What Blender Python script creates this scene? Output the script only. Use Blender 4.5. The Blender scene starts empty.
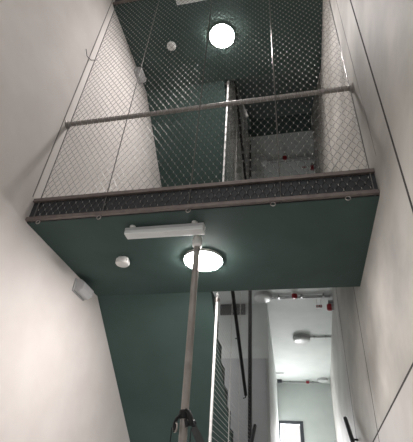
import bpy, bmesh, math
from mathutils import Vector, Matrix

C = bpy.context.scene.collection
SC = bpy.context.scene
PI = math.pi

# ------------------------------------------------------------------ measures (metres, camera height = 0)
XL, XR = -2.011, 0.589            # stairwell side walls
YF, YB = 2.204, 3.509             # front and back edge of the half landings
ZF = -1.466                       # floor of the landing the photographer stands on
H = 3.416                         # storey height
ZU = 1.733                        # underside of the half landing overhead
ZT = 1.945                        # its top
LOBBY = 0.24                      # ground floor lobby level
CEIL = 3.24                       # its ceiling
YL = 5.85                         # where the flights meet the lobby
SL = 0.732                        # slope of the flights
TOP = ZU + 2*H + 0.6

# ------------------------------------------------------------------ materials
def lin(h):
    h = h.lstrip('#')
    v = [int(h[i:i+2], 16)/255 for i in (0, 2, 4)]
    return tuple(c/12.92 if c <= .04045 else ((c+.055)/1.055)**2.4 for c in v)

def mat(name, a, b=None, scale=6, rough=.6, metal=0, bump=0, detail=4, stretch=(1, 1, 1), spec=.5, lo=.35, hi=.65):
    m = bpy.data.materials.new(name); m.use_nodes = True
    nt = m.node_tree; p = nt.nodes['Principled BSDF']
    p.inputs['Roughness'].default_value = rough
    p.inputs['Metallic'].default_value = metal
    p.inputs['Specular IOR Level'].default_value = spec
    tc = nt.nodes.new('ShaderNodeTexCoord'); mp = nt.nodes.new('ShaderNodeMapping')
    mp.inputs['Scale'].default_value = stretch
    nt.links.new(tc.outputs['Object'], mp.inputs['Vector'])
    nz = nt.nodes.new('ShaderNodeTexNoise'); nz.inputs['Scale'].default_value = scale; nz.inputs['Detail'].default_value = detail
    nt.links.new(mp.outputs['Vector'], nz.inputs['Vector'])
    r = nt.nodes.new('ShaderNodeValToRGB')
    r.color_ramp.elements[0].position = lo; r.color_ramp.elements[1].position = hi
    r.color_ramp.elements[0].color = (*lin(a), 1); r.color_ramp.elements[1].color = (*lin(b or a), 1)
    nt.links.new(nz.outputs['Fac'], r.inputs['Fac'])
    nt.links.new(r.outputs['Color'], p.inputs['Base Color'])
    if bump:
        n2 = nt.nodes.new('ShaderNodeTexNoise'); n2.inputs['Scale'].default_value = scale*12
        nt.links.new(tc.outputs['Object'], n2.inputs['Vector'])
        bp = nt.nodes.new('ShaderNodeBump'); bp.inputs['Strength'].default_value = bump; bp.inputs['Distance'].default_value = .004
        nt.links.new(n2.outputs['Fac'], bp.inputs['Height']); nt.links.new(bp.outputs['Normal'], p.inputs['Normal'])
    return m

def concrete(name, a, b, c):
    m = mat(name, a, b, scale=1.5, rough=.6, bump=.12, detail=8, stretch=(1, .55, .8), lo=.36, hi=.62)
    nt = m.node_tree; p = nt.nodes['Principled BSDF']
    base = p.inputs['Base Color'].links[0].from_socket
    tc = nt.nodes['Texture Coordinate']
    mp = nt.nodes.new('ShaderNodeMapping'); mp.inputs['Scale'].default_value = (1.5, .8, .7)
    nt.links.new(tc.outputs['Object'], mp.inputs['Vector'])
    nz = nt.nodes.new('ShaderNodeTexNoise'); nz.inputs['Scale'].default_value = 1.4; nz.inputs['Detail'].default_value = 5
    nt.links.new(mp.outputs['Vector'], nz.inputs['Vector'])
    rp = nt.nodes.new('ShaderNodeValToRGB'); rp.color_ramp.elements[0].position = .52; rp.color_ramp.elements[1].position = .74
    rp.color_ramp.elements[0].color = (0, 0, 0, 1); rp.color_ramp.elements[1].color = (.6, .6, .6, 1)
    nt.links.new(nz.outputs['Fac'], rp.inputs['Fac'])
    mx = nt.nodes.new('ShaderNodeMix'); mx.data_type = 'RGBA'
    nt.links.new(rp.outputs['Color'], mx.inputs['Factor'])
    nt.links.new(base, mx.inputs['A']); mx.inputs['B'].default_value = (*lin(c), 1)
    nt.links.new(mx.outputs['Result'], p.inputs['Base Color'])
    return m

def glow(name, col, s):
    m = bpy.data.materials.new(name); m.use_nodes = True
    p = m.node_tree.nodes['Principled BSDF']
    p.inputs['Base Color'].default_value = (.8, .8, .8, 1)
    p.inputs['Emission Color'].default_value = (*col, 1); p.inputs['Emission Strength'].default_value = s
    return m

M = dict(
    plaster=mat('white_plaster', '#D6D0CC', '#DDD8D4', 3, .7, bump=.05),
    lobby=mat('lobby_white_paint', '#D2D8D6', '#D9DEDC', 3, .65, bump=.03),
    grey=mat('grey_paint', '#8E9297', '#969A9E', 3, .6),
    door=mat('pale_door_paint', '#B4B8BB', '#BCC0C2', 3, .5),
    green=mat('dark_green_paint', '#3D4F4B', '#445652', 2.2, .72, bump=.04, spec=.25),
    concrete=concrete('fair_faced_concrete', '#928F89', '#C0BDB6', '#7D7972'),
    concrete_pale=concrete('pale_concrete', '#AFABA7', '#C2BFBB', '#A19C97'),
    joint=mat('dark_joint_seal', '#1E1C1B', '#3A3634', 25, .9),
    jointgrey=mat('grey_joint_bead', '#7D7875', '#8A8582', 25, .8),
    floor=mat('grey_stone_floor', '#85827E', '#96938F', 8, .5),
    floor_pale=mat('pale_terrazzo_floor', '#B9B7B2', '#C6C4BF', 20, .4),
    steel=mat('brushed_steel', '#9A9490', '#B0AAA6', 30, .38, metal=.85),
    tube=mat('galvanised_tube', '#8D8782', '#9E9893', 14, .5, metal=.4),
    rail=mat('warm_steel_rail', '#6E6561', '#7B726D', 20, .5, metal=.5),
    wire=mat('steel_wire', '#62605E', '#706E6B', 30, .32, metal=.7),
    net=mat('bright_galvanised_wire', '#C2C2C0', '#CFCFCD', 30, .45, metal=.1),
    darksteel=mat('dark_grey_steel', '#2C2E31', '#34373A', 20, .5, metal=.3),
    black=mat('black_paint', '#121315', '#1A1B1E', 20, .5),
    strap=mat('black_webbing', '#0F1112', '#1C1E1F', 60, .75),
    plastic=mat('white_plastic', '#DEDEDB', '#E4E4E1', 5, .4),
    greyplastic=mat('light_grey_plastic', '#B6B7B8', '#BEBFC0', 5, .45),
    shade=mat('unlit_opal_diffuser', '#D9DDDC', '#E2E5E4', 5, .35),
    red=mat('red_plastic', '#8E1420', '#9C1B28', 8, .4),
    conduit=mat('grey_conduit', '#9C9F9F', '#AAADAD', 15, .4, metal=.4),
    frame=mat('dark_grey_window_frame', '#3E4147', '#484B51', 10, .5),
    lamp=glow('lit_opal_diffuser', (1, .94, .92), 132),
)

# ------------------------------------------------------------------ building helpers
class MB:
    def __init__(s): s.v = []; s.f = []; s.mi = []; s.cur = 0
    def face(s, idx): s.f.append(idx); s.mi.append(s.cur)
    def poly8(s, p):
        b = len(s.v); s.v += [tuple(q) for q in p]
        for q in ((0, 3, 2, 1), (4, 5, 6, 7), (0, 1, 5, 4), (1, 2, 6, 5), (2, 3, 7, 6), (3, 0, 4, 7)):
            s.face([b+i for i in q])
        return s
    def box(s, a, b):
        x0, y0, z0 = a; x1, y1, z1 = b
        return s.poly8([(x0, y0, z0), (x1, y0, z0), (x1, y1, z0), (x0, y1, z0), (x0, y0, z1), (x1, y0, z1), (x1, y1, z1), (x0, y1, z1)])
    def prism_x(s, pts, x0, x1):                       # outline in (y, z) swept along x
        n = len(pts); b = len(s.v)
        s.v += [(x0, y, z) for y, z in pts] + [(x1, y, z) for y, z in pts]
        s.face([b+i for i in range(n)][::-1]); s.face([b+n+i for i in range(n)])
        for i in range(n):
            j = (i+1) % n; s.face([b+i, b+j, b+n+j, b+n+i])
        return s
    def prism_z(s, pts, z0, z1):                       # outline in (x, y) swept along z
        n = len(pts); b = len(s.v)
        s.v += [(x, y, z0) for x, y in pts] + [(x, y, z1) for x, y in pts]
        s.face([b+i for i in range(n)][::-1]); s.face([b+n+i for i in range(n)])
        for i in range(n):
            j = (i+1) % n; s.face([b+i, b+j, b+n+j, b+n+i])
        return s
    def tube(s, pts, r, n=12, cap=True):
        pts = [Vector(p) for p in pts]; rings = []
        rr = r if isinstance(r, (list, tuple)) else [r]*len(pts)
        ref = None
        for i, p in enumerate(pts):
            d = (pts[min(i+1, len(pts)-1)]-pts[max(i-1, 0)]).normalized()
            if ref is None: ref = Vector((0, 0, 1)) if abs(d.z) < .9 else Vector((1, 0, 0))
            u = (ref-d*ref.dot(d)).normalized(); w = d.cross(u); ref = u
            rings.append(len(s.v))
            s.v += [tuple(p+(u*math.cos(2*PI*k/n)+w*math.sin(2*PI*k/n))*rr[i]) for k in range(n)]
        for a, b in zip(rings, rings[1:]):
            for k in range(n): s.face([a+k, a+(k+1) % n, b+(k+1) % n, b+k])
        if cap:
            s.face([rings[0]+k for k in range(n)][::-1]); s.face([rings[-1]+k for k in range(n)])
        return s
    def lathe(s, c, axis, prof, n=32):                 # prof: (distance along axis, radius)
        a = Vector(axis).normalized(); ref = Vector((0, 0, 1)) if abs(a.z) < .9 else Vector((1, 0, 0))
        u = (ref-a*ref.dot(a)).normalized(); w = a.cross(u); c = Vector(c); rings = []
        for t, r in prof:
            rings.append(len(s.v))
            s.v += [tuple(c+a*t+(u*math.cos(2*PI*k/n)+w*math.sin(2*PI*k/n))*max(r, 1e-4)) for k in range(n)]
        for p, q in zip(rings, rings[1:]):
            for k in range(n): s.face([p+k, p+(k+1) % n, q+(k+1) % n, q+k])
        s.face([rings[0]+k for k in range(n)][::-1]); s.face([rings[-1]+k for k in range(n)])
        return s
    def torus(s, c, axis, R, r, n=20, m=8):
        a = Vector(axis).normalized(); ref = Vector((0, 0, 1)) if abs(a.z) < .9 else Vector((1, 0, 0))
        u = (ref-a*ref.dot(a)).normalized(); w = a.cross(u); c = Vector(c); b = len(s.v)
        for i in range(n):
            d = u*math.cos(2*PI*i/n)+w*math.sin(2*PI*i/n)
            s.v += [tuple(c+d*(R+r*math.cos(2*PI*j/m))+a*r*math.sin(2*PI*j/m)) for j in range(m)]
        for i in range(n):
            for j in range(m):
                s.face([b+i*m+j, b+((i+1) % n)*m+j, b+((i+1) % n)*m+(j+1) % m, b+i*m+(j+1) % m])
        return s
    def build(s, name, m, parent=None, smooth=False, bevel=0):
        o0 = Vector(parent.matrix_world.translation) if parent else Vector((0, 0, 0))
        if parent: o0 = world_of(parent)
        me = bpy.data.meshes.new(name)
        me.from_pydata([tuple(Vector(p)-o0) for p in s.v], [], s.f)
        for mm in (m if isinstance(m, list) else [m]): me.materials.append(M[mm])
        for p, i in zip(me.polygons, s.mi): p.material_index = i
        bm = bmesh.new(); bm.from_mesh(me)
        bmesh.ops.recalc_face_normals(bm, faces=bm.faces)
        if bevel: bmesh.ops.bevel(bm, geom=bm.edges[:], offset=bevel, segments=2, affect='EDGES', profile=.6)
        bm.to_mesh(me); bm.free()
        if smooth:
            for p in me.polygons: p.use_smooth = True
            try: me.set_sharp_from_angle(angle=math.radians(40))
            except Exception: pass
        o = bpy.data.objects.new(name, me); C.objects.link(o)
        if parent: o.parent = parent
        return o

def world_of(o):
    v = Vector((0, 0, 0))
    while o: v += o.location; o = o.parent
    return v

def tag(o, label=None, cat=None, group=None, kind=None):
    if label: o['label'] = label
    if cat: o['category'] = cat
    if group: o['group'] = group
    if kind: o['kind'] = kind
    return o

def thing(name, loc, label, cat, group=None):
    o = bpy.data.objects.new(name, None); C.objects.link(o); o.location = loc; o.empty_display_size = .1
    return tag(o, label, cat, group)

def dup(root, delta, label):
    r = root.copy(); C.objects.link(r); r.location = root.location+Vector(delta); r['label'] = label
    for ch in list(root.children):
        c = ch.copy(); C.objects.link(c); c.parent = r
        for g in list(ch.children):
            d = g.copy(); C.objects.link(d); d.parent = c
    return r

def struct(name, mb, m, **k): return tag(mb.build(name, m, **k), kind='structure')

# ------------------------------------------------------------------ the setting
struct('floor', MB().box((XL-.15, -1.6, ZF-.2), (XR+.15, YB, ZF)), 'floor')
# left wall: plaster, full height, up to the wall behind the lobby
struct('wall_left', MB().box((XL-.15, -1.6, ZF-.2), (XL, 7.28, TOP)), 'plaster')
# right wall: fair faced concrete panels with open joints, white plaster beyond the flights
def jz(y): return .588-.0615*(y-4.081)
g = .009
b = MB()
GY = [0, .015, .014, .02]
ys = [-1.6, 1.705, 3.89, 5.5]
for i in range(3):
    ya, yb = ys[i]+(GY[i] if i else 0), ys[i+1]-GY[i+1]
    for lo in (0, 1):
        b.cur = lo
        z0a, z0b = (ZF-.2, ZF-.2) if lo else (jz(ya)+g, jz(yb)+g)
        z1a, z1b = (jz(ya)-g, jz(yb)-g) if lo else (TOP, TOP)
        b.poly8([(XR, ya, z0a), (XR+.12, ya, z0a), (XR+.12, yb, z0b), (XR, yb, z0b), (XR, ya, z1a), (XR+.12, ya, z1a), (XR+.12, yb, z1b), (XR, yb, z1b)])
wr = struct('wall_right', b, ['concrete', 'concrete_pale'])
struct('trim_1', MB().box((XR+.0006, -1.6, ZF-.2), (XR+.1, 5.52, TOP)), 'joint')
struct('trim_2', MB().box((XL, 2.150, 1.96), (XL+.0015, 2.160, TOP)), 'jointgrey')
struct('trim_3', MB().box((XR-.0015, 2.055, 1.96), (XR, 2.063, TOP)), 'jointgrey')
b = MB()
for zlo, zhi in ((LOBBY-.2, TOP),):
    b.prism_z([(XR+.003, 5.52), (.66, 6.62), (.842, 12.85), (1.0, 12.85), (.82, 6.62), (XR+.15, 5.52)], zlo, zhi)
struct('wall_lobby_right', b, 'concrete_pale')

def lobby(n, dz):
    z0, z1 = LOBBY+dz, CEIL+dz
    # floor slab between this storey and the one below, its soffit painted white, and the green edge strip
    struct('floor_lobby', MB().prism_z([(XL, YL), (XR, YL), (.66, 6.62), (.842, 12.85), (-.70, 12.85), (-.518, 7.13), (XL, 7.13)], z0-.2, z0), 'floor_pale')
    struct('ceiling_lobby', MB().prism_z([(XL, 6.04), (.62, 6.04), (.66, 6.62), (.842, 12.85), (-.70, 12.85), (-.518, 7.13), (XL, 7.13)], z1, z1+.215), 'lobby')
    # wall that faces the stairs, its corner and the left side of the corridor
    struct('wall_lobby_left', MB().prism_z([(XL, 7.13), (-.518, 7.13), (-.70, 12.85), (-.85, 12.85), (-.67, 7.28), (XL, 7.28)], z0-.2, z1+.2), 'lobby')
    # end wall of the corridor with the window opening
    b = MB()
    wx0, wx1, wz0, wz1 = -.70, -.01, z0+.03, z0+1.965
    b.box((-.85, 12.85, z0-.2), (wx0, 13.0, z1+.2)); b.box((wx1, 12.85, z0-.2), (1.0, 13.0, z1+.2))
    b.box((wx0, 12.85, z0-.2), (wx1, 13.0, wz0)); b.box((wx0, 12.85, wz1), (wx1, 13.0, z1+.2))
    struct('wall_corridor_end', b, 'lobby')
    w = MB()
    fr = .085
    w.box((wx0, 12.83, wz1-fr), (wx1, 12.95, wz1)); w.box((wx0, 12.83, wz0), (wx1, 12.95, wz0+fr))
    w.box((wx0, 12.83, wz0+fr), (wx0+.05, 12.95, wz1-fr)); w.box((wx1-.1, 12.83, wz0+fr), (wx1, 12.95, wz1-fr))
    wf = struct('window_%d' % n, w, 'frame')
    return z0, z1

lobby(1, 0); lobby(2, H)
b = MB()
for q in (((XL, 6.03, LOBBY+.74), (XL+.05, 6.97, LOBBY+.80)), ((XL, 6.03, LOBBY+2.6), (XL+.05, 6.97, LOBBY+2.66)), ((XL, 6.03, LOBBY+.8), (XL+.05, 6.09, LOBBY+2.6)), ((XL, 6.91, LOBBY+.8), (XL+.05, 6.97, LOBBY+2.6))): b.box(*q)
struct('window_3', b, 'frame')  # added frame round the lobby fill light, out of view behind the left flight
struct('door_1', MB().box((-1.55, 7.10, LOBBY), (-.56, 7.135, 2.196)), 'door')
struct('ceiling', MB().box((XL-.15, -1.6, TOP), (1.0, 13.0, TOP+.2)), 'plaster')

# ------------------------------------------------------------------ landings and flights (dark green concrete)
def landing(dz, label):
    t = thing('stair_landing', (-.7, 2.9, ZU+dz), label, 'landing', 'green half landings')
    MB().box((XL, YF, ZU+dz), (XR, YB, ZT+dz)).build('slab', 'green', t)
    MB().box((XL, YF+.01, ZT+dz), (XR, YB-.01, ZT+dz+.012)).build('floor_finish', 'floor', t)
    MB().box((XL, YF-.006, ZU+dz+.002), (XR, YF, ZT+dz+.012)).build('fascia', 'darksteel', t)
    return t
landing(0, 'dark green concrete half landing crossing overhead, with a lit round lamp below it')
landing(H, 'higher green half landing at the top of the photo, seen through the wire net')

NR = 10
rise = (ZT-LOBBY)/NR; going = (YL-YB)/(NR)
def flight_down(dz, label):                            # left flight: from the landing's back edge down and away to the lobby
    pts = [(YB, ZT+dz)]
    y, z = YB, ZT+dz
    for i in range(NR):
        z -= rise; pts.append((y, z)); y += going; pts.append((y, z))
    pts += [(YL, LOBBY-.2+dz), (YL-.06, LOBBY-.2+dz)]
    pts.append((YB+(1.745-(LOBBY-.2))/SL, LOBBY-.2+dz)) if YB+(1.745-(LOBBY-.2))/SL < YL-.06 else None
    pts.append((YB, 1.745+dz))
    t = thing('stair_flight', (-1.4, 4.7, .8+dz), label, 'stairs', 'green stair flights')
    MB().prism_x(pts, XL+.001, -.80).build('waist_slab', 'green', t)
    return t
flight_down(0, 'sloping dark green stair soffit under the landing beside the lower white wall')
flight_down(H, 'sloping dark green stair soffit seen through the wire net above the handrail')
flight_down(2*H, 'topmost green stair soffit glimpsed in the slot beside the pale upper post')

def flight_up(dz, label):                              # right flight: from the landing's back edge up and away to the next lobby
    top = LOBBY+H+dz
    pts = [(YB, ZT+dz)]; y, z = YB, ZT+dz
    for i in range(NR):
        z += rise; pts.append((y, z)); y += going; pts.append((y, z))
    zc = CEIL+dz
    pts += [(6.04, top), (6.04, zc), (YB+(zc-ZU-dz)/SL, zc), (YB, ZU+dz)]
    t = thing('stair_flight', (0, 4.7, 2.5+dz), label, 'stairs', 'green stair flights')
    MB().prism_x(pts, -.655, XR-.001).build('waist_slab', 'green', t)
    MB().box((XL+.001, YL-.04, zc), (-.656, 6.04, top)).build('edge_beam', 'green', t)
    return t
flight_up(0, 'green flight rising from the nearer half landing behind its front edge')
flight_up(H, 'dark green rising flight soffit above the upper lobby, right of the steel post')
# flight from the photographer's landing up to the lobby, just below the photo
flight_up(-H, 'green flight rising from below towards the white corridor')

# ------------------------------------------------------------------ wire nets
def net_mb(P, u0, u1, v0, v1, cw, ch, r, ferrule=True):
    b = MB(); c = cw/2; h = ch/2
    nu = round((u1-u0)/c); c = (u1-u0)/nu; nv = round((v1-v0)/h); h = (v1-v0)/nv
    def strut(p, q, rad):
        p = Vector(p); q = Vector(q); d = (q-p).normalized(); n = P(0, 0, 1)-P(0, 0, 0); w = d.cross(n); k = len(b.v)
        for x in (p, q): b.v += [tuple(x+n*rad), tuple(x-n*rad*.5+w*rad*.87), tuple(x-n*rad*.5-w*rad*.87)]
        for a in range(3):
            e = (a+1) % 3; b.face([k+a, k+e, k+3+e, k+3+a])
    for i in range(nu+1):
        prev = None
        for j in range(nv+1):
            s = (.5 if j % 2 else -.5)*(1 if i % 2 else -1)
            u = min(max(u0+(i+s)*c, u0), u1); v = v0+j*h; p = P(u, v, 0)
            if prev is not None: strut(prev, p, r)
            prev = p
            if ferrule and i % 2 == j % 2: b.cur = 1; strut(P(u, v-.008, 0), P(u, v+.008, 0), r*2); b.cur = 0
    return b

yn = YF-.012
Pn = lambda u, v, w: Vector((u, yn-w, v))
zb, zt2 = 1.757, ZU+H
t = thing('wire_net_barrier', (-.7, yn, zb), 'tall diamond wire net along the landing edge, from steel rails up to the slab', 'netting')
net_mb(Pn, XL+.055, XR-.03, zb, zt2, .057, .09, .0017).build('wire_net', ['wire', 'net'], t)
for x in (XL+.055, -1.375, -.70, -.045, XR-.03):
    MB().tube([(x, yn-.004, zb-.03), (x, yn-.004, zt2)], .0042, 8).build('border_cable', 'wire', t, smooth=True)
MB().box((XL, yn-.018, 1.925), (XR, yn+.011, 1.957)).build('upper_rail', 'rail', t, bevel=.004)
MB().box((XL, yn-.022, 1.738), (XR, yn+.005, 1.768)).build('lower_rail', 'rail', t, bevel=.004)
for x in (XL+.11, XL+.62, -.70, -.1, XR-.2):
    MB().torus((x, yn-.005, 1.722), (0, 1, 0), .016, .0035).build('eye_ring', 'steel', t, smooth=True)
t = thing('rail_edge', (-.7, yn, ZU+H), 'brown steel rail along the upper landing edge at the top left corner', 'rail')
MB().box((XL, yn-.022, 1.738+H), (XR, yn+.005, 1.768+H)).build('rail_bar', 'rail', t, bevel=.004)

t = thing('loose_wire', (XL+.02, 2.28, 4.1), 'short thin loose wire curling by the left net edge, above the handrail', 'wire')
MB().tube([(-1.991, 2.045, 3.902), (-1.991, 2.096, 3.852), (-1.991, 2.172, 3.896), (-1.991, 2.257, 4.03)], .0035, 8).build('strand', 'darksteel', t, smooth=True)
# side nets between the flights
xn = -.735
Ps = lambda u, v, w: Vector((xn+w, u, v))
YP, YE = 3.54, 6.2
def side_net(z0, z1, label):
    t = thing('side_net', (xn, YP, z0), label, 'netting', 'nets between the stair flights')
    b = MB(); z = z0+.02
    while z < z1:
        b.tube([(xn, YP, z), (xn, YE-.07, z)], .0021, 5); z += .046
    b.build('wire_rows', 'net', t)
    for yy in (4.42, 5.1): MB().tube([(xn, yy, z0), (xn, yy, z1)], .005, 8).build('border_cable', 'net', t, smooth=True)
    return t
side_net(.05, 3.42, 'diamond wire net edge-on beside the lower steel post, left of the white corridor')
side_net(3.43, 6.83, 'wire net edge-on behind the handrail, beside the pale upper post')
def post(z0, z1, label):
    t = thing('net_post', (xn, YP-.01, z0), label, 'post', 'steel net posts')
    MB().tube([(xn, YP-.01, z0), (xn, YP-.01, z1)], .0125, 14).build('tube', 'net', t, smooth=True)
    MB().lathe((xn, YP-.01, z1-.09), (0, 0, 1), [(0, .02), (.003, .026), (.03, .026), (.033, .02)], 16).build('clamp', 'steel', t, smooth=True)
    return t
post(ZF, ZU-.01, 'slim pale steel post at the end of the lower side net, beside the green soffit')
post(ZT, ZU+H-.01, 'slim pale steel post behind the handrail, seen through the front net')
def endpost(z0, z1, label):
    t = thing('end_post', (xn, YE, z0), label, 'post', 'dark net end posts')
    MB().box((xn-.02, YE-.065, z0), (xn+.03, YE+.04, z1)).build('upright', 'black', t)
    MB().box((xn-.05, YE-.09, z0), (xn+.06, YE+.06, z0+.01)).build('foot_plate', 'black', t)
endpost(LOBBY, CEIL, 'dark upright bar at the left edge of the white corridor')
endpost(LOBBY+H, CEIL+H, 'dark upright bar left of the dim upper lobby')

# ------------------------------------------------------------------ handrails
yr = YF+.014
t = thing('handrail', (-.7, yr, 2.9), 'brown steel tube handrail spanning the well in front of the wire net', 'handrail')
MB().tube([(XL+.004, yr, 2.9), (XR-.004, yr, 2.9)], .0215, 20).build('tube', 'tube', t, smooth=True)
for x, d in ((XL, 1), (XR, -1)):
    MB().lathe((x, yr, 2.9), (d, 0, 0), [(0, .044), (.006, .044), (.009, .04), (.010, .03), (.03, .026)], 24).build('wall_flange', 'tube', t, smooth=True)

def flight_rail(dz, label):
    t = thing('flight_handrail', (-.70, 4.8, 1.7+dz), label, 'handrail', 'dark flight handrails')
    a = Vector((-.70, 3.75, 2.40+dz)); e = Vector((-.70, 5.46, 1.225+dz))
    MB().tube([a, e], .021, 14).build('tube', 'black', t, smooth=True)
    for k in (.12, .55, .985):
        p = a.lerp(e, k); MB().tube([p, p+Vector((-.0, .02, -.05)), p+Vector((-.033, .02, -.06))], .007, 8).build('bracket', 'black', t, smooth=True)
flight_rail(0, 'black handrail sloping down behind the lower side net towards the corridor')
flight_rail(H, 'dark sloping handrail between the pale upper post and the dim lobby')

def low_rail(p0, p1, wallx, label):
    t = thing('lower_handrail', p0, label, 'handrail', 'black handrail ends at the bottom')
    a = Vector(p0); e = Vector(p1)
    MB().tube([a, e], .024, 14).build('tube', 'black', t, smooth=True)
    d = (e-a).normalized()
    for s in (.45, 1.6):
        p = a+d*s
        MB().tube([p, p+Vector((0, 0, -.045)), Vector((wallx, p.y, p.z-.05))], .011, 10).build('bracket', 'black', t, smooth=True)
    return t
low_rail((.515, 5.75, 1.035), (.515, 3.6, -.30), XR, 'black handrail end on the concrete wall at the bottom right')
low_rail((-.66, 6.17, .985), (-.66, 3.6, -.60), xn, 'black handrail end beside the left side of the corridor at the bottom edge')

# ------------------------------------------------------------------ the pole with the strap
pt, pb = Vector((-.713, 2.55, ZU)), Vector((-.668, 2.55, ZF))
t = thing('prop_pole', pb, 'upright galvanised steel pole from below up to the landing underside, by the lit lamp', 'pole')
pole_at = lambda z: pb.lerp(pt, (z-ZF)/(ZU-ZF))
MB().tube([pb, pole_at(1.66)], .0245, 20).build('tube', 'tube', t, smooth=True)
MB().lathe(pole_at(1.64), (0, 0, 1), [(0, .026), (.01, .037), (.05, .04), (.075, .034), (ZU-1.64, .034)], 24).build('top_cap', 'plastic', t, smooth=True)
MB().lathe(pb, (0, 0, 1), [(0, .07), (.008, .07), (.012, .03), (.05, .026)], 24).build('foot', 'tube', t, smooth=True)

zs = .455
c = pole_at(zs)
t = thing('black_strap', c, 'black webbing strap with clips tied round the steel pole near the bottom', 'strap')
MB().lathe(c+Vector((0, 0, -.026)), (0, 0, 1), [(0, .0275), (.004, .033), (.046, .034), (.05, .0275)], 20).build('band', 'strap', t, smooth=True)
MB().tube([c+Vector((.012, -.036, .022)), c+Vector((.032, -.036, .012)), c+Vector((.045, -.03, -.02)), c+Vector((.056, -.024, -.06)), c+Vector((.03, -.03, -.065)), c+Vector((.018, -.034, -.03))], [.008, .013, .016, .019, .016, .009], 10).build('knot', 'strap', t, smooth=True)
MB().torus(c+Vector((-.041, -.03, -.075)), (.75, .66, 0), .024, .0055, 20, 8).build('clip', 'steel', t, smooth=True)
MB().tube([c+Vector((-.02, -.03, -.005)), c+Vector((-.038, -.03, -.03)), c+Vector((-.05, -.03, -.055)), c+Vector((-.04, -.03, -.10))], [.007, .011, .009, .012], 10).build('loop_end', 'strap', t, smooth=True)
MB().torus(c+Vector((.066, -.03, -.052)), (.2, 1, .3), .015, .005, 20, 8).build('buckle', 'black', t, smooth=True)
e = Vector((xn, YP-.03, .32))
# tapering flat tail pulled over to the net post
s0 = c+Vector((.058, -.01, -.062)); dd = (e-s0); side = Vector((.25, 0, .97)).normalized()
b = MB(); k = len(b.v)
wd = [.024, .034, .030, .016]
for i, w in enumerate(wd):
    p = s0+dd*(i/3)
    for sy in (-.003, .003):
        for sg in (1, -1): b.v.append(tuple(p+side*w*sg+Vector((0, sy, 0))))
for i in range(3):
    q = k+i*4; n = q+4
    for (a1, a2) in ((0, 1), (1, 3), (3, 2), (2, 0)): b.face([q+a1, q+a2, n+a2, n+a1])
b.face([k, k+2, k+3, k+1]); b.face([k+12, k+13, k+15, k+14])
b.build('tail', 'strap', t)
for dx in (-.066, .052):
    MB().tube([c+Vector((dx, -.02, -.075)), c+Vector((dx-.004, -.02, -.5)), c+Vector((dx+.004, -.02, -.9))], .003, 8).build('cord', 'strap', t, smooth=True)

# ------------------------------------------------------------------ things under the landings
def lamp(loc, r, lit, label, group, depth=.045):
    t = thing('ceiling_lamp', loc, label, 'lamp', group)
    MB().lathe(loc, (0, 0, -1), [(0, r*.97), (depth*.62, r), (depth*.66, r)], 48).build('base', 'plastic' if lit else 'greyplastic', t, smooth=True)
    MB().lathe(Vector(loc)-Vector((0, 0, depth*.66)), (0, 0, -1), [(0, r*.97), (depth*.18, r*.95), (depth*.28, r*.86), (depth*.34, r*.5), (depth*.35, 0)], 48).build('diffuser', 'lamp' if lit else 'shade', t, smooth=True)
    return t
lp = (-.735, 2.87, ZU)
l0 = lamp(lp, .165, True, 'bright round ceiling lamp under the nearer green landing, behind the pole', 'lit round landing lamps')
dup(l0, (.03, -.05, H), 'bright round ceiling lamp high under the top landing, seen through the net')

loc = (-1.44, 2.81, ZU)
t = d0 = thing('smoke_detector', loc, 'white round smoke detector under the nearer green landing', 'smoke detector', 'white smoke detectors')
MB().lathe(loc, (0, 0, -1), [(0, .05), (.012, .053), (.016, .058)], 32).build('base', 'plastic', t, smooth=True)
MB().lathe(Vector(loc)-Vector((0, 0, .016)), (0, 0, -1), [(0, .06), (.03, .062), (.042, .054), (.047, .03), (.048, 0)], 32).build('cover', 'plastic', t, smooth=True)
dup(d0, (0.03, .03, H), 'small white smoke detector under the top landing, left of the upper lamp')

loc = (-.925, 2.365, ZU)
t = f0 = thing('batten_light', loc, 'grey unlit batten light hung under the nearer landing front edge', 'light fitting', 'unlit batten lights')
y = 2.365
MB().box((-1.235, y-.035, ZU-.045), (-.615, y+.035, ZU-.018)).build('housing', 'greyplastic', t, bevel=.005)
MB().box((-1.232, y-.04, ZU-.08), (-.618, y+.04, ZU-.045)).build('lens', 'shade', t, bevel=.008)
for x in (-1.18, -.69):
    MB().lathe((x, y-.02, ZU), (0, 0, -1), [(0, .022), (.012, .022), (.02, .012), (.024, .0)], 16).build('mount', 'plastic', t, smooth=True)
dup(f0, (.05, -.10, H), 'pale unlit batten light cut off by the top edge of the photo')

# wall box just under the landing, on the left wall
y0, y1, bz = 3.06, 3.26, 1.63
t = b0 = thing('wall_light', (XL, 3.2, bz), 'pale grey faceted emergency light box on the left wall under the nearer landing', 'emergency light', 'faceted wall boxes')
MB().box((XL, y0-.015, bz-.065), (XL+.016, y1+.015, bz+.065)).build('back_plate', 'greyplastic', t, bevel=.004)
prof = [(.016, -.055), (.06, -.062), (.105, -.03), (.105, .025), (.06, .058), (.016, .058)]
b = MB(); n = len(prof)
b.v = [(XL+d, y0, bz+q) for d, q in prof]+[(XL+d, y1, bz+q) for d, q in prof]
b.face(list(range(n))); b.face([n+i for i in range(n)][::-1])
for i in range(n): b.face([i, (i+1) % n, n+(i+1) % n, n+i])
b.build('housing', 'greyplastic', t, bevel=.005)
dup(b0, (0, .0, H), 'small grey emergency light box on the left wall under the top landing, behind the net')

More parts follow.
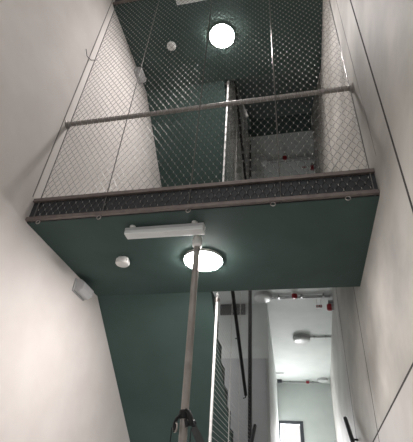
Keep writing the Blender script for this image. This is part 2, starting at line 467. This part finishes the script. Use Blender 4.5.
# ------------------------------------------------------------------ lobby and corridor things
def lobby_things(dz, where):
    z = CEIL+dz
    lamp((-.56, 6.76, z), .165, False, 'unlit round white ceiling lamp at the left of the %s' % where, 'unlit round lobby lamps', .10)
    t = thing('pipe_run', (.05, 6.83, z), 'thin double grey pipe run across the %s ceiling' % where, 'pipe', 'pipe runs across the lobbies')
    for yy, rr in ((6.80, .011), (6.86, .014)):
        MB().tube([(-.42, yy, z-.03), (.62, yy, z-.03)], rr, 10).build('pipe', 'conduit', t, smooth=True)
    for x in (-.28, .12, .5):
        MB().box((x-.014, 6.78, z-.05), (x+.014, 6.88, z)).build('clip', 'conduit', t)
    loc = (0.0, 6.72, z)
    t = thing('fire_beacon', loc, 'small red beacon with white base on the %s ceiling pipe' % where, 'alarm', 'red ceiling beacons')
    MB().lathe(loc, (0, 0, -1), [(0, .052), (.03, .052), (.034, .045)], 24).build('base', 'plastic', t, smooth=True)
    MB().lathe(Vector(loc)-Vector((0, 0, .034)), (0, 0, -1), [(0, .05), (.055, .048), (.075, .036), (.08, 0)], 24).build('red_cap', 'red', t, smooth=True)
    sx, sy, sz = .63, 7.02, z-.16
    t = thing('fire_sounder', (sx, sy, sz), 'red round alarm sounder high on the right wall of the %s' % where, 'alarm', 'red wall sounders')
    MB().lathe((sx+.045, sy, sz), (-1, 0, 0), [(0, .06), (.04, .06), (.045, .05)], 24).build('base', 'greyplastic', t, smooth=True)
    MB().lathe((sx, sy, sz), (-1, 0, 0), [(0, .066), (.05, .066), (.075, .05), (.08, 0)], 24).build('red_cap', 'red', t, smooth=True)
    MB().box((sx-.05, sy-.05, sz+.07), (sx+.04, sy+.05, sz+.115)).build('junction_box', 'conduit', t, bevel=.006)
    # small sign with a red border, hanging from the ceiling beside it
    qx, qy, qz = .42, 7.0, z-.145
    t = thing('hanging_sign', (qx, qy, qz), 'tiny white sign with red border hanging beside the sounder in the %s' % where, 'sign', 'red bordered signs')
    MB().box((qx-.05, qy, qz-.024), (qx+.05, qy+.006, qz+.024)).build('board', 'plastic', t)
    b = MB()
    for (a, c2) in (((-.05, -.024), (.05, -.014)), ((-.05, .014), (.05, .024)), ((-.05, -.014), (-.04, .014)), ((.04, -.014), (.05, .014)), ((.004, -.014), (.014, .014))):
        b.box((qx+a[0], qy-.003, qz+a[1]), (qx+c2[0], qy-.0004, qz+c2[1]))
    b.build('border', 'red', t)
    for x in (-.035, .035):
        MB().tube([(qx+x, qy+.003, qz+.024), (qx+x, qy+.003, z)], .0018, 6).build('hanger', 'wire', t)
lobby_things(0, 'white corridor')
lobby_things(H, 'dim upper lobby')

# corridor only
lamp((.085, 8.93, CEIL), .19, False, 'unlit round white lamp in the middle of the corridor ceiling', 'unlit corridor lamps', .11)
t = thing('conduit', (.47, 8.90, CEIL), 'grey conduit joining the corridor lamp to the right wall', 'pipe')
MB().tube([(.27, 8.90, CEIL-.022), (.715, 8.90, CEIL-.022)], .016, 10).build('pipe', 'conduit', t, smooth=True)
for x in (.36, .6): MB().box((x-.012, 8.875, CEIL-.045), (x+.012, 8.925, CEIL)).build('clip', 'conduit', t)
t = thing('conduit', (.05, 12.6, CEIL), 'thin grey conduit across the far end of the corridor ceiling', 'pipe')
MB().tube([(-.62, 12.62, CEIL-.03), (.6, 12.62, CEIL-.03)], .02, 10).build('pipe', 'conduit', t, smooth=True)
for x in (-.3, .35): MB().box((x-.014, 12.59, CEIL-.055), (x+.014, 12.65, CEIL)).build('clip', 'conduit', t)
def jbox(x, y, label, m='frame'):
    t = thing('junction_box', (x, y, CEIL), label, 'junction box', 'boxes on the far conduit')
    MB().box((x-.065, y-.05, CEIL-.075), (x+.065, y+.05, CEIL)).build('body', m, t, bevel=.008)
    MB().box((x-.055, y-.042, CEIL-.085), (x+.055, y+.042, CEIL-.075)).build('cover', m, t, bevel=.003)
jbox(-.6, 12.48, 'dark box at the left end of the far corridor conduit')
t = thing('fire_beacon', (.20, 12.5, CEIL), 'tiny dark red beacon in the middle of the far conduit', 'alarm')
MB().lathe((.20, 12.5, CEIL), (0, 0, -1), [(0, .055), (.03, .055), (.034, .05)], 20).build('base', 'greyplastic', t, smooth=True)
MB().lathe((.20, 12.5, CEIL-.034), (0, 0, -1), [(0, .05), (.05, .046), (.065, 0)], 20).build('red_cap', 'red', t, smooth=True)
lamp((.62, 12.35, CEIL), .15, False, 'small pale round lamp at the far right end of the corridor ceiling', 'unlit corridor lamps', .08)
t = thing('wall_strip', (-.62, 11.8, CEIL), 'short pale strip on the left edge of the far corridor ceiling', 'conduit')
MB().tube([(-.66, 11.75, CEIL-.02), (-.45, 11.75, CEIL-.02)], .014, 8).build('pipe', 'conduit', t, smooth=True)

def vent(dz, label):
    t = thing('wall_vent', (-1.17, 7.13, 3.12+dz), label, 'vent', 'dark lobby wall vents')
    MB().box((-1.40, 7.115, 3.03+dz), (-.94, 7.13, 3.215+dz)).build('backing', 'black', t)
    b = MB()
    for i in range(7): b.box((-1.38, 7.10, 3.045+dz+i*.024), (-.96, 7.115, 3.056+dz+i*.024))
    b.build('slats', 'frame', t)
    b = MB().box((-1.41, 7.10, 3.02+dz), (-.93, 7.13, 3.03+dz)).box((-1.41, 7.10, 3.215+dz), (-.93, 7.13, 3.225+dz))
    b.box((-1.41, 7.10, 3.03+dz), (-1.40, 7.13, 3.215+dz)).box((-.94, 7.10, 3.03+dz), (-.93, 7.13, 3.215+dz)).build('frame', 'frame', t)
vent(0, 'dark rectangular wall vent behind the lower side net')

# ------------------------------------------------------------------ light
w = bpy.data.worlds.new('World'); SC.world = w; w.use_nodes = True
bg = w.node_tree.nodes['Background']; bg.inputs['Color'].default_value = (1, .985, .98, 1); bg.inputs['Strength'].default_value = .62
def area(name, loc, rot, sx, sy, power, col):
    l = bpy.data.lights.new(name, 'AREA'); l.shape = 'RECTANGLE'; l.size = sx; l.size_y = sy; l.energy = power; l.color = col
    o = bpy.data.objects.new(name, l); C.objects.link(o); o.location = loc; o.rotation_euler = rot
    return o
area('daylight_window', (-.355, 13.1, LOBBY+1.0), (-PI/2, 0, 0), .69, 1.9, 88, (1, .995, 1))

area('daylight_upper_window', (-.355, 13.1, LOBBY+H+1.0), (-PI/2, 0, 0), .69, 1.9, 26, (1, .995, 1))
area('added_lobby_fill', (XL+.012, 6.5, LOBBY+1.7), (0, -PI/2, 0), 1.8, .8, 4, (1, .995, 1))  # added fill to brighten the lobby, set on the wall behind the left flight

# ------------------------------------------------------------------ camera
cam = bpy.data.cameras.new('Camera'); co = bpy.data.objects.new('Camera', cam); C.objects.link(co)
cam.sensor_fit = 'HORIZONTAL'; cam.sensor_width = 36; cam.lens = 401.6076*36/413; cam.clip_start = .02
yaw, pit, roll = -.25023, .62189, .07712
f = Vector((math.sin(yaw)*math.cos(pit), math.cos(yaw)*math.cos(pit), math.sin(pit)))
r = Vector((math.cos(yaw), -math.sin(yaw), 0)); u = r.cross(f)
r2 = r*math.cos(roll)+u*math.sin(roll); u2 = -r*math.sin(roll)+u*math.cos(roll)
co.matrix_world = Matrix(((r2.x, u2.x, -f.x, 0), (r2.y, u2.y, -f.y, 0), (r2.z, u2.z, -f.z, 0), (0, 0, 0, 1)))
SC.camera = co

SC.view_settings.view_transform = 'Standard'; SC.view_settings.look = 'None'
SC.view_settings.gamma = 1; SC.view_settings.use_curve_mapping = False
SC.view_settings.exposure = .72
SC.cycles.use_denoising = True
SC.cycles.max_bounces = 8; SC.cycles.diffuse_bounces = 5
